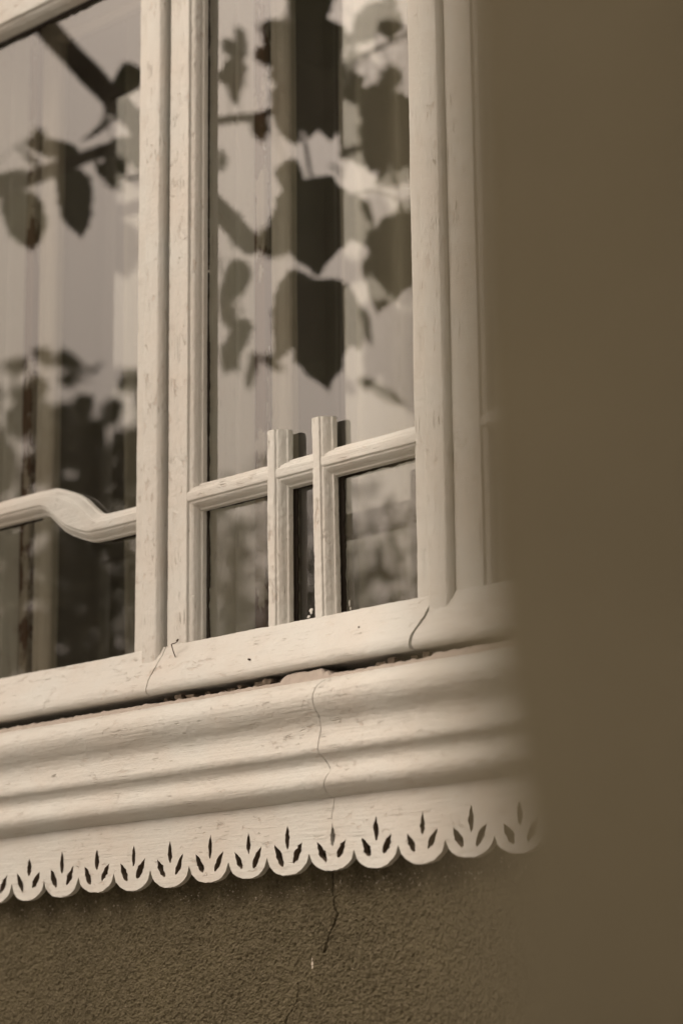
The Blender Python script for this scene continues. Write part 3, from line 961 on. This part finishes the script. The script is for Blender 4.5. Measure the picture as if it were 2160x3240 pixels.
# ---------------------------------------------------------------- garden seen only as reflections in the panes
# stem point, direction to the tip, leaf normal, length, width (metres)
LEAVES=[
 (-1.496,-0.813,1.178, 0.17,-0.32,-0.93, 0.98,-0.05,0.19, 0.150,0.117),
 (-1.613,-0.788,1.153, -0.13,-0.32,-0.94, 0.32,0.88,-0.35, 0.130,0.102),
 (-1.428,-0.794,1.188, -0.57,0.82,0.08, -0.02,0.09,-1.00, 0.119,0.093),
 (-1.273,-0.775,1.208, -0.50,0.76,-0.42, 0.10,0.53,0.84, 0.101,0.079),
 (-1.322,-0.812,1.199, -0.33,-0.21,-0.92, 0.93,-0.22,-0.29, 0.113,0.088),
 (-1.649,-0.747,1.172, 0.87,-0.46,0.19, 0.16,-0.10,-0.98, 0.074,0.058),
 (-1.234,-0.778,1.313, -0.35,0.32,-0.88, 0.88,0.42,-0.20, 0.072,0.056),
 (-1.254,-0.832,1.093, -0.86,0.48,0.19, 0.38,0.34,0.86, 0.067,0.053),
 (-1.399,-0.839,1.136, 0.11,0.68,0.72, -0.20,0.73,-0.66, 0.044,0.034),
 (-0.897,-0.931,1.351, -0.28,-0.16,-0.95, 0.12,0.97,-0.20, 0.231,0.180),
 (-0.820,-1.132,1.208, -0.74,0.38,-0.56, 0.60,0.74,-0.29, 0.171,0.151),
 (-0.907,-0.946,1.028, -0.06,-0.12,-0.99, 0.35,0.93,-0.13, 0.192,0.150),
 (-0.940,-1.073,1.038, 0.03,-0.42,-0.91, -0.03,0.91,-0.42, 0.119,0.093),
 (-0.940,-0.978,0.834, -0.03,-0.13,-0.99, -0.01,0.99,-0.13, 0.218,0.170),
 (-0.999,-0.989,0.874, -0.29,-0.11,-0.95, 0.90,-0.37,-0.24, 0.187,0.146),
 (-1.015,-1.134,0.876, 0.06,-0.17,-0.98, -0.22,0.96,-0.18, 0.136,0.106),
 (-0.931,-1.248,1.021, -0.37,0.15,-0.92, 0.04,0.99,0.14, 0.198,0.154),
 (-0.875,-1.216,1.038, -0.18,0.15,-0.97, 0.02,0.99,0.15, 0.143,0.112),
 (-1.053,-1.225,1.469, 0.66,-0.53,0.53, 0.67,0.09,-0.74, 0.099,0.077),
 (-1.000,-1.141,1.390, 0.49,-0.56,0.67, 0.20,0.82,0.54, 0.098,0.076),
 (-0.998,-1.264,1.514, 0.03,-0.24,-0.97, 0.68,0.72,-0.15, 0.066,0.060),
 (-0.924,-1.283,1.180, -0.62,0.43,-0.66, 0.75,0.04,-0.67, 0.115,0.090),
 (-1.128,-1.092,1.163, 0.21,-0.21,-0.96, 0.35,0.93,-0.13, 0.076,0.059),
 (-1.103,-0.890,1.358, 0.22,-0.83,-0.51, 0.96,0.09,0.26, 0.059,0.046),
 (-1.198,-0.970,1.329, 0.93,-0.36,0.11, 0.19,0.19,-0.96, 0.072,0.056),
 (-1.052,-0.877,1.303, -0.24,-0.19,-0.95, -0.30,0.95,-0.11, 0.100,0.078),
 (-1.223,-1.065,0.965, -0.40,0.07,-0.91, 0.15,0.99,0.01, 0.089,0.070),
 (-1.286,-1.116,0.872, -0.33,-0.13,-0.94, 0.92,-0.27,-0.28, 0.126,0.098),
 (-1.340,-1.113,0.967, -0.15,-0.49,-0.86, 0.95,-0.32,0.01, 0.118,0.092),
 (-1.158,-0.872,1.253, -0.23,0.23,-0.95, 0.96,0.19,-0.18, 0.115,0.089),
 (-1.252,-0.871,1.226, -0.40,-0.01,-0.92, 0.07,1.00,-0.04, 0.119,0.093),
 (-1.289,-0.975,1.045, -0.32,0.17,-0.93, 0.35,0.93,0.05, 0.113,0.088),
 (-1.469,-1.659,0.893, 0.54,-0.65,-0.53, -0.38,0.38,-0.85, 0.137,0.107),
 (-1.027,-0.950,1.400, -0.01,-0.42,-0.91, 0.99,0.11,-0.06, 0.085,0.067),
 (-0.941,-1.034,1.399, -0.36,-0.18,-0.91, 0.93,-0.03,-0.36, 0.151,0.118),
 (-0.962,-0.956,1.326, -0.39,-0.16,-0.90, 0.91,0.03,-0.40, 0.119,0.093),
 (-1.042,-0.990,1.233, 0.31,-0.37,-0.87, 0.93,0.30,0.20, 0.091,0.071),
 (-0.968,-1.033,1.319, 0.07,-0.19,-0.98, 0.97,0.24,0.02, 0.167,0.130),
 (-1.063,-1.029,1.299, 0.00,-0.18,-0.98, 0.99,0.11,-0.02, 0.119,0.093),
 (-0.912,-1.021,1.277, 0.19,-0.23,-0.96, 0.95,0.28,0.12, 0.146,0.114),
 (-0.796,-1.074,1.210, -0.48,-0.03,-0.88, 0.61,0.70,-0.36, 0.165,0.146),
 (-0.854,-1.187,1.187, -0.80,0.52,-0.29, 0.54,0.84,0.04, 0.129,0.100),
 (-1.019,-1.078,1.523, -0.15,0.20,-0.97, 0.74,0.67,0.03, 0.110,0.097),
 (-0.906,-1.123,1.231, -0.18,-0.02,-0.98, 0.69,0.70,-0.15, 0.123,0.121),
 (-0.892,-1.220,1.221, -0.57,0.07,-0.82, 0.37,0.91,-0.18, 0.114,0.089),
 (-1.015,-0.997,1.045, -0.39,-0.17,-0.91, 0.91,-0.19,-0.36, 0.127,0.099),
 (-0.984,-1.110,1.040, -0.13,-0.03,-0.99, 0.99,0.00,-0.13, 0.104,0.081),
 (-0.991,-1.078,0.874, -0.10,-0.47,-0.87, 0.02,0.88,-0.48, 0.118,0.092),
 (-0.993,-1.000,0.856, -0.05,-0.09,-0.99, -0.19,0.98,-0.08, 0.164,0.128),
 (-0.989,-1.264,1.047, -0.22,-0.16,-0.96, 0.97,-0.09,-0.21, 0.156,0.121),
 (-1.335,-0.782,1.252, 0.83,-0.55,0.03, 0.51,0.79,0.35, 0.060,0.047),
 (-1.342,-0.865,1.224, -0.00,-0.20,-0.98, -0.15,0.97,-0.19, 0.093,0.073),
 (-1.671,-1.709,1.811, -0.02,0.06,-1.00, -0.12,0.99,0.06, 0.076,0.059),
 (-1.572,-1.367,1.611, -0.35,-0.41,-0.84, 0.89,-0.44,-0.15, 0.090,0.070),
 (-1.423,-1.613,1.674, -0.33,0.07,-0.94, 0.86,-0.38,-0.33, 0.097,0.076),
 (-1.462,-1.801,1.698, -0.42,0.18,-0.89, 0.88,-0.16,-0.45, 0.103,0.080),
 (-1.500,-1.313,1.656, 0.08,-0.07,-0.99, 0.92,-0.37,0.10, 0.098,0.077),
 (-1.746,-1.616,1.838, 0.48,-0.39,-0.78, 0.84,-0.04,0.54, 0.113,0.088),
 (-1.516,-1.833,1.912, -0.10,-0.31,-0.94, 0.99,-0.09,-0.08, 0.082,0.064),
 (-1.800,-1.604,1.741, -0.24,-0.22,-0.95, 0.00,0.97,-0.22, 0.068,0.053),
 (-1.295,-1.267,1.605, -0.13,-0.30,-0.94, -0.42,0.88,-0.23, 0.058,0.045),
 (-1.123,-1.225,1.447, -0.41,-0.46,-0.79, 0.89,-0.03,-0.45, 0.071,0.055),
 (-1.297,-1.340,1.593, -0.49,-0.16,-0.86, -0.04,0.99,-0.16, 0.081,0.063),
 (-1.197,-1.160,1.482, -0.24,-0.32,-0.92, 0.64,0.65,-0.40, 0.092,0.075),
 (-1.332,-1.397,1.451, -0.14,-0.36,-0.92, 0.98,-0.15,-0.09, 0.066,0.051),
 (-1.926,-2.055,1.245, -0.05,-0.23,-0.97, 0.99,-0.15,-0.02, 0.054,0.042),
 (-1.858,-1.983,1.411, -0.63,0.49,-0.60, -0.06,0.75,0.66, 0.071,0.055),
 (-1.658,-1.608,1.276, 0.19,0.10,-0.98, -0.26,0.97,0.05, 0.065,0.051),
 (-2.058,-1.833,1.315, -0.15,-0.09,-0.98, 0.24,0.96,-0.13, 0.054,0.042),
 (-1.688,-1.747,1.157, -0.27,-0.48,-0.83, 0.08,0.85,-0.52, 0.061,0.047),
 (-1.952,-1.829,1.085, 0.65,-0.46,-0.61, 0.75,0.24,0.62, 0.073,0.057),
 (-2.154,-1.982,1.238, -0.52,0.63,-0.58, 0.53,-0.29,-0.80, 0.066,0.052),
 (-1.684,-1.532,0.973, -0.12,-0.23,-0.97, 0.92,-0.38,-0.02, 0.095,0.074),
 (-1.542,-1.531,1.127, -0.08,-0.17,-0.98, -0.21,0.97,-0.15, 0.093,0.073),
 (-1.629,-1.735,1.474, 0.72,-0.34,-0.61, 0.66,0.04,0.75, 0.056,0.044),
 (-1.471,-1.660,1.055, -0.13,-0.63,-0.76, 0.30,0.71,-0.64, 0.066,0.052),
 (-1.682,-1.889,1.152, 0.04,-0.40,-0.92, -0.44,0.81,-0.37, 0.094,0.073),
 (-1.174,-1.392,1.042, -0.49,-0.49,-0.72, 0.83,-0.01,-0.56, 0.055,0.043),
 (-1.243,-1.440,1.203, 0.30,-0.54,-0.78, 0.90,-0.10,0.42, 0.064,0.050),
 (-1.328,-1.695,1.183, 0.05,-0.29,-0.96, 0.92,-0.36,0.16, 0.085,0.066),
 (-1.232,-1.579,1.127, 0.79,-0.60,-0.13, -0.01,0.20,-0.98, 0.068,0.053),
 (-1.094,-1.370,1.109, -0.07,-0.56,-0.82, 0.14,0.81,-0.57, 0.072,0.056),
 (-1.166,-1.474,1.111, -0.24,-0.46,-0.86, 0.96,-0.01,-0.26, 0.066,0.051),
 (-1.561,-1.431,1.498, -0.13,-0.37,-0.92, 0.17,0.91,-0.38, 0.072,0.056),
 (-1.243,-1.124,1.457, 0.49,-0.48,-0.73, -0.16,0.77,-0.62, 0.060,0.047),
 (-1.511,-1.288,1.150, -0.10,-0.87,-0.48, 0.86,-0.32,0.40, 0.048,0.038),
 (-1.295,-1.121,1.104, -0.60,-0.44,-0.67, -0.11,0.87,-0.48, 0.038,0.030),
 (-1.713,-1.587,1.291, 0.05,-0.74,-0.67, 0.81,0.42,-0.40, 0.083,0.065),
 (-1.353,-1.129,1.260, 0.17,0.25,-0.96, 0.92,-0.40,0.06, 0.054,0.042),
 (-1.770,-1.521,1.009, 0.02,-0.57,-0.82, -0.18,0.80,-0.57, 0.081,0.063),
 (-2.131,-1.314,1.540, -0.09,-0.53,-0.84, 0.97,-0.23,0.03, 0.042,0.033),
 (-1.919,-1.024,1.415, -0.18,-0.64,-0.75, -0.47,0.73,-0.50, 0.057,0.044),
 (-1.731,-1.130,1.470, -0.61,0.17,-0.77, -0.15,0.93,0.33, 0.036,0.028),
 (-2.353,-1.400,1.679, 0.05,-0.85,-0.53, 0.85,0.32,-0.43, 0.059,0.046),
 (-1.902,-1.325,1.390, -0.87,0.47,0.15, -0.05,0.22,-0.98, 0.061,0.047),
 (-2.406,-1.430,1.632, 0.06,-0.91,-0.41, 0.93,-0.11,0.36, 0.050,0.039),
]
BRANCH = [(-2.93, -1.02, 1.5), (-2.417, -1.069, 1.374), (-1.728, -0.825, 1.194), (-1.45, -0.78, 1.165), (-1.283, -0.823, 1.181), (-1.149, -0.899, 1.197), (-1.039, -0.968, 1.212), (-0.949, -0.991, 1.259), (-0.832, -1.149, 1.366)]
HANG = [(-1.039, -0.968, 1.212), (-0.943, -0.961, 1.121), (-0.907, -0.946, 1.028), (-0.928, -1.016, 1.0), (-0.958, -1.01, 0.928), (-0.938, -0.98, 0.834), (-0.993, -1.08, 0.858)]
SIDE = [(-0.928, -1.016, 1.0), (-0.934, -1.15, 1.064), (-0.92, -1.246, 1.059), (-0.884, -1.248, 1.158)]
TWIG = [(-1.283, -0.823, 1.181), (-1.271, -0.976, 1.096), (-1.299, -1.074, 0.962), (-1.28, -1.119, 0.878)]
LIMB = [(-2.775, -0.9, 2.62), (-1.879, -0.747, 1.866), (-1.343, -0.725, 1.334), (-1.124, -0.725, 1.107), (-0.881, -0.764, 0.834)]

def leaf_mesh(name, seed, fold=0.06):
    """unit leaf: stem at the origin, tip at +Y, width 1 along X, gently folded and toothed"""
    r = random.Random(seed)
    K = 13
    ys = [(i / K) ** 1.15 for i in range(K + 1)]
    pts = [(0, 0), (0.03, 0.27), (0.12, 0.43), (0.26, 0.505), (0.42, 0.515), (0.57, 0.475), (0.70, 0.395), (0.82, 0.275), (0.92, 0.125), (1.0, 0.0)]
    def wid(y):
        for (ya, wa), (yb, wb) in zip(pts, pts[1:]):
            if ya <= y <= yb + 1e-6:
                return wa + (wb - wa) * (y - ya) / (yb - ya)
        return 0.0
    wd = [wid(y) for y in ys]
    V, F = [], []
    for i, (y, h) in enumerate(zip(ys, wd)):
        z = -0.14 * y * y + 0.05 * math.sin(5 * y + seed)
        V.append((0, y, z))
        tooth = 1 + (0.075 if i % 2 else -0.065) + r.uniform(-.07, .07)
        V.append((-h * tooth, y + r.uniform(-.015, .015), z + fold * h * 1.5))
        V.append((h * tooth, y + r.uniform(-.015, .015), z + fold * h * 1.5 + r.uniform(-.03, .03)))
    for i in range(len(ys) - 1):
        a = i * 3
        F += [(a, a + 3, a + 4, a + 1), (a, a + 2, a + 5, a + 3)]
    return mesh_from(name, V, F)

tree = thing('garden_tree', 'broad-leaved garden tree reflected large and dark in the window panes', 'tree', (-2.95, -1.0, GZ))
V, F = [], []
tp = smooth_path([(-2.98, -1.02, GZ - 0.1), (-2.93, -1.0, -0.8), (-2.95, -1.05, 0.6), (-2.92, -1.0, 1.45), (-2.78, -0.9, 2.6), (-2.6, -0.8, 3.3)], 5)
tube(V, F, tp, [0.13 - 0.09 * i / (len(tp) - 1) for i in range(len(tp))], 10)
trunk = link('trunk', mesh_from('trunk', V, F), tree, MB)
def add_branch(name, pts, r0, r1):
    V, F = [], []
    p = smooth_path(pts, 5)
    tube(V, F, p, [r0 + (r1 - r0) * i / (len(p) - 1) for i in range(len(p))], 7)
    return link(name, mesh_from(name, V, F), tree, MB)
add_branch('limb', LIMB, 0.028, 0.021)
BRO = [add_branch('branch', BRANCH, 0.022, 0.003), add_branch('branch', HANG, 0.004, 0.002),
       add_branch('branch', SIDE, 0.003, 0.0018), add_branch('branch', TWIG, 0.004, 0.002)]
LM = [leaf_mesh('leaf', s, f) for s, f in ((1, 0.03), (2, 0.06), (3, 0.10))]
for me in LM:
    me.materials.append(ML1)
TW = [(Vector(p), bo) for path, bo in zip((BRANCH, HANG, SIDE, TWIG), BRO) for p in smooth_path(path, 6)]
PV, PF = [], []
def put_leaf(i, row):
    px, py, pz, dx, dy, dz, nx, ny, nz, ln, wd = row
    d = Vector((dx, dy, dz)).normalized()
    n = Vector((nx, ny, nz)); n = (n - d * n.dot(d)).normalized()
    s = d.cross(n).normalized()
    o = bpy.data.objects.new('leaf', LM[i % 3])
    COL.objects.link(o)
    o.matrix_basis = Matrix(((s.x * wd, d.x * ln, n.x * ln, px), (s.y * wd, d.y * ln, n.y * ln, py), (s.z * wd, d.z * ln, n.z * ln, pz), (0, 0, 0, 1)))
    q, bo = min(TW, key=lambda v: (v[0] - Vector((px, py, pz))).length)
    o.parent = bo
    st = Vector((px, py, pz))
    if 0.004 < (q - st).length < 0.3:
        tube(PV, PF, [q, q.lerp(st, 0.5) + Vector((0, 0, 0.006)), st], 0.0011, 4)
for i, row in enumerate(LEAVES):
    put_leaf(i, row)
link('petioles', mesh_from('petioles', PV, PF), tree, MB)['kind'] = 'stuff'

def leaf_cloud(name, blobs, n, size, seed, mat, parent):
    """crown of many separate leaves spread through a few lobes (centre, radii)"""
    r = random.Random(seed)
    V, F = [], []
    shape = [(0, 0), (-0.36, 0.22), (-0.42, 0.45), (-0.22, 0.8), (0, 1.0), (0.22, 0.8), (0.42, 0.45), (0.36, 0.22)]
    tot = sum(b[3] * b[4] * b[5] for b in blobs)
    for bx in blobs:
        k = int(n * bx[3] * bx[4] * bx[5] / tot)
        for _ in range(k):
            while True:
                u = Vector((r.uniform(-1, 1), r.uniform(-1, 1), r.uniform(-1, 1)))
                if 0.15 < u.length < 1 and r.random() < 0.25 + 0.75 * u.length:
                    break
            c = Vector((bx[0] + u.x * bx[3], bx[1] + u.y * bx[4], bx[2] + u.z * bx[5]))
            s = size * r.uniform(0.65, 1.3)
            d = Vector((r.gauss(0, 1), r.gauss(0, 1), r.gauss(-0.5, 0.8))).normalized()
            a = d.orthogonal().normalized()
            a = Matrix.Rotation(r.uniform(0, 6.28), 3, d) @ a
            nn = d.cross(a)
            b0 = len(V)
            for (x, y) in shape:
                V.append(tuple(c + a * (x * s) + d * (y * s) + nn * (s * 0.25 * abs(x))))
            F.append((b0, b0 + 1, b0 + 2, b0 + 3, b0 + 4)); F.append((b0, b0 + 4, b0 + 5, b0 + 6, b0 + 7))
    o = link(name, mesh_from(name, V, F, False), parent, mat)
    o['kind'] = 'stuff'
    return o

sh = thing('garden_shrub', 'dense dark shrub reflected in the lower glass of the left casement', 'shrub', (-3.05, -1.75, GZ))
V, F = [], []
for i in range(7):
    a = i * 0.9
    b = Vector((-3.05 + 0.08 * math.cos(a), -1.75 + 0.08 * math.sin(a), GZ - 0.05))
    e = Vector((-3.05 + 0.55 * math.cos(a), -1.75 + 0.5 * math.sin(a), 0.7 + 0.25 * math.sin(i * 2.1)))
    tube(V, F, smooth_path([b, b.lerp(e, 0.5) + Vector((0.03, 0.02, 0.25)), e], 5), [0.022 - 0.0018 * j for j in range(11)], 6)
link('stem', mesh_from('stem', V, F), sh, MB)
leaf_cloud('crown', [(-2.95, -1.75, 0.80, 0.50, 0.45, 0.48), (-3.25, -1.45, 1.00, 0.45, 0.4, 0.45), (-2.68, -1.90, 0.72, 0.32, 0.3, 0.55), (-3.0, -1.75, -0.2, 0.7, 0.6, 0.8), (-3.0, -1.8, -1.2, 0.65, 0.6, 0.7)], 3600, 0.085, 21, ML2, sh)

for (x, y, hz, sd, lab) in ((-5.4, -5.1, 1.75, 31, 'loose distant tree reflected softly low in the middle casement'), (-3.6, -7.2, 1.6, 33, 'second distant tree standing to the right of the loose one in the garden'),
                            (-8.6, -4.2, 2.3, 35, 'tall distant tree standing behind the dark shrub in the garden')):
    t = thing('distant_tree', lab, 'tree', (x, y, GZ), 'distant garden trees')
    V, F = [], []
    tube(V, F, smooth_path([(x, y, GZ - 0.1), (x + 0.05, y, -0.6), (x - 0.05, y + 0.05, 0.6), (x, y, hz)], 4), [0.12 - 0.008 * j for j in range(13)], 8)
    for q in range(6):
        a = q * 1.05
        tube(V, F, smooth_path([(x, y, 0.0 + 0.15 * q), (x + 0.4 * math.cos(a), y + 0.4 * math.sin(a), 0.5 + 0.15 * q), (x + 0.8 * math.cos(a), y + 0.8 * math.sin(a), 0.8 + 0.2 * q)], 3), [0.03 - 0.003 * j for j in range(7)], 5)
    link('trunk', mesh_from('trunk', V, F), t, MB)
    leaf_cloud('crown', [(x - 0.4, y + 0.3, hz - 0.5, 0.8, 0.8, 0.75), (x + 0.5, y - 0.4, hz - 0.7, 0.9, 0.8, 0.7), (x, y, hz - 1.2, 1.1, 1.1, 0.8), (x + 0.1, y - 0.2, hz - 0.1, 0.5, 0.5, 0.45)], 6000, 0.058, sd, ML3, t)
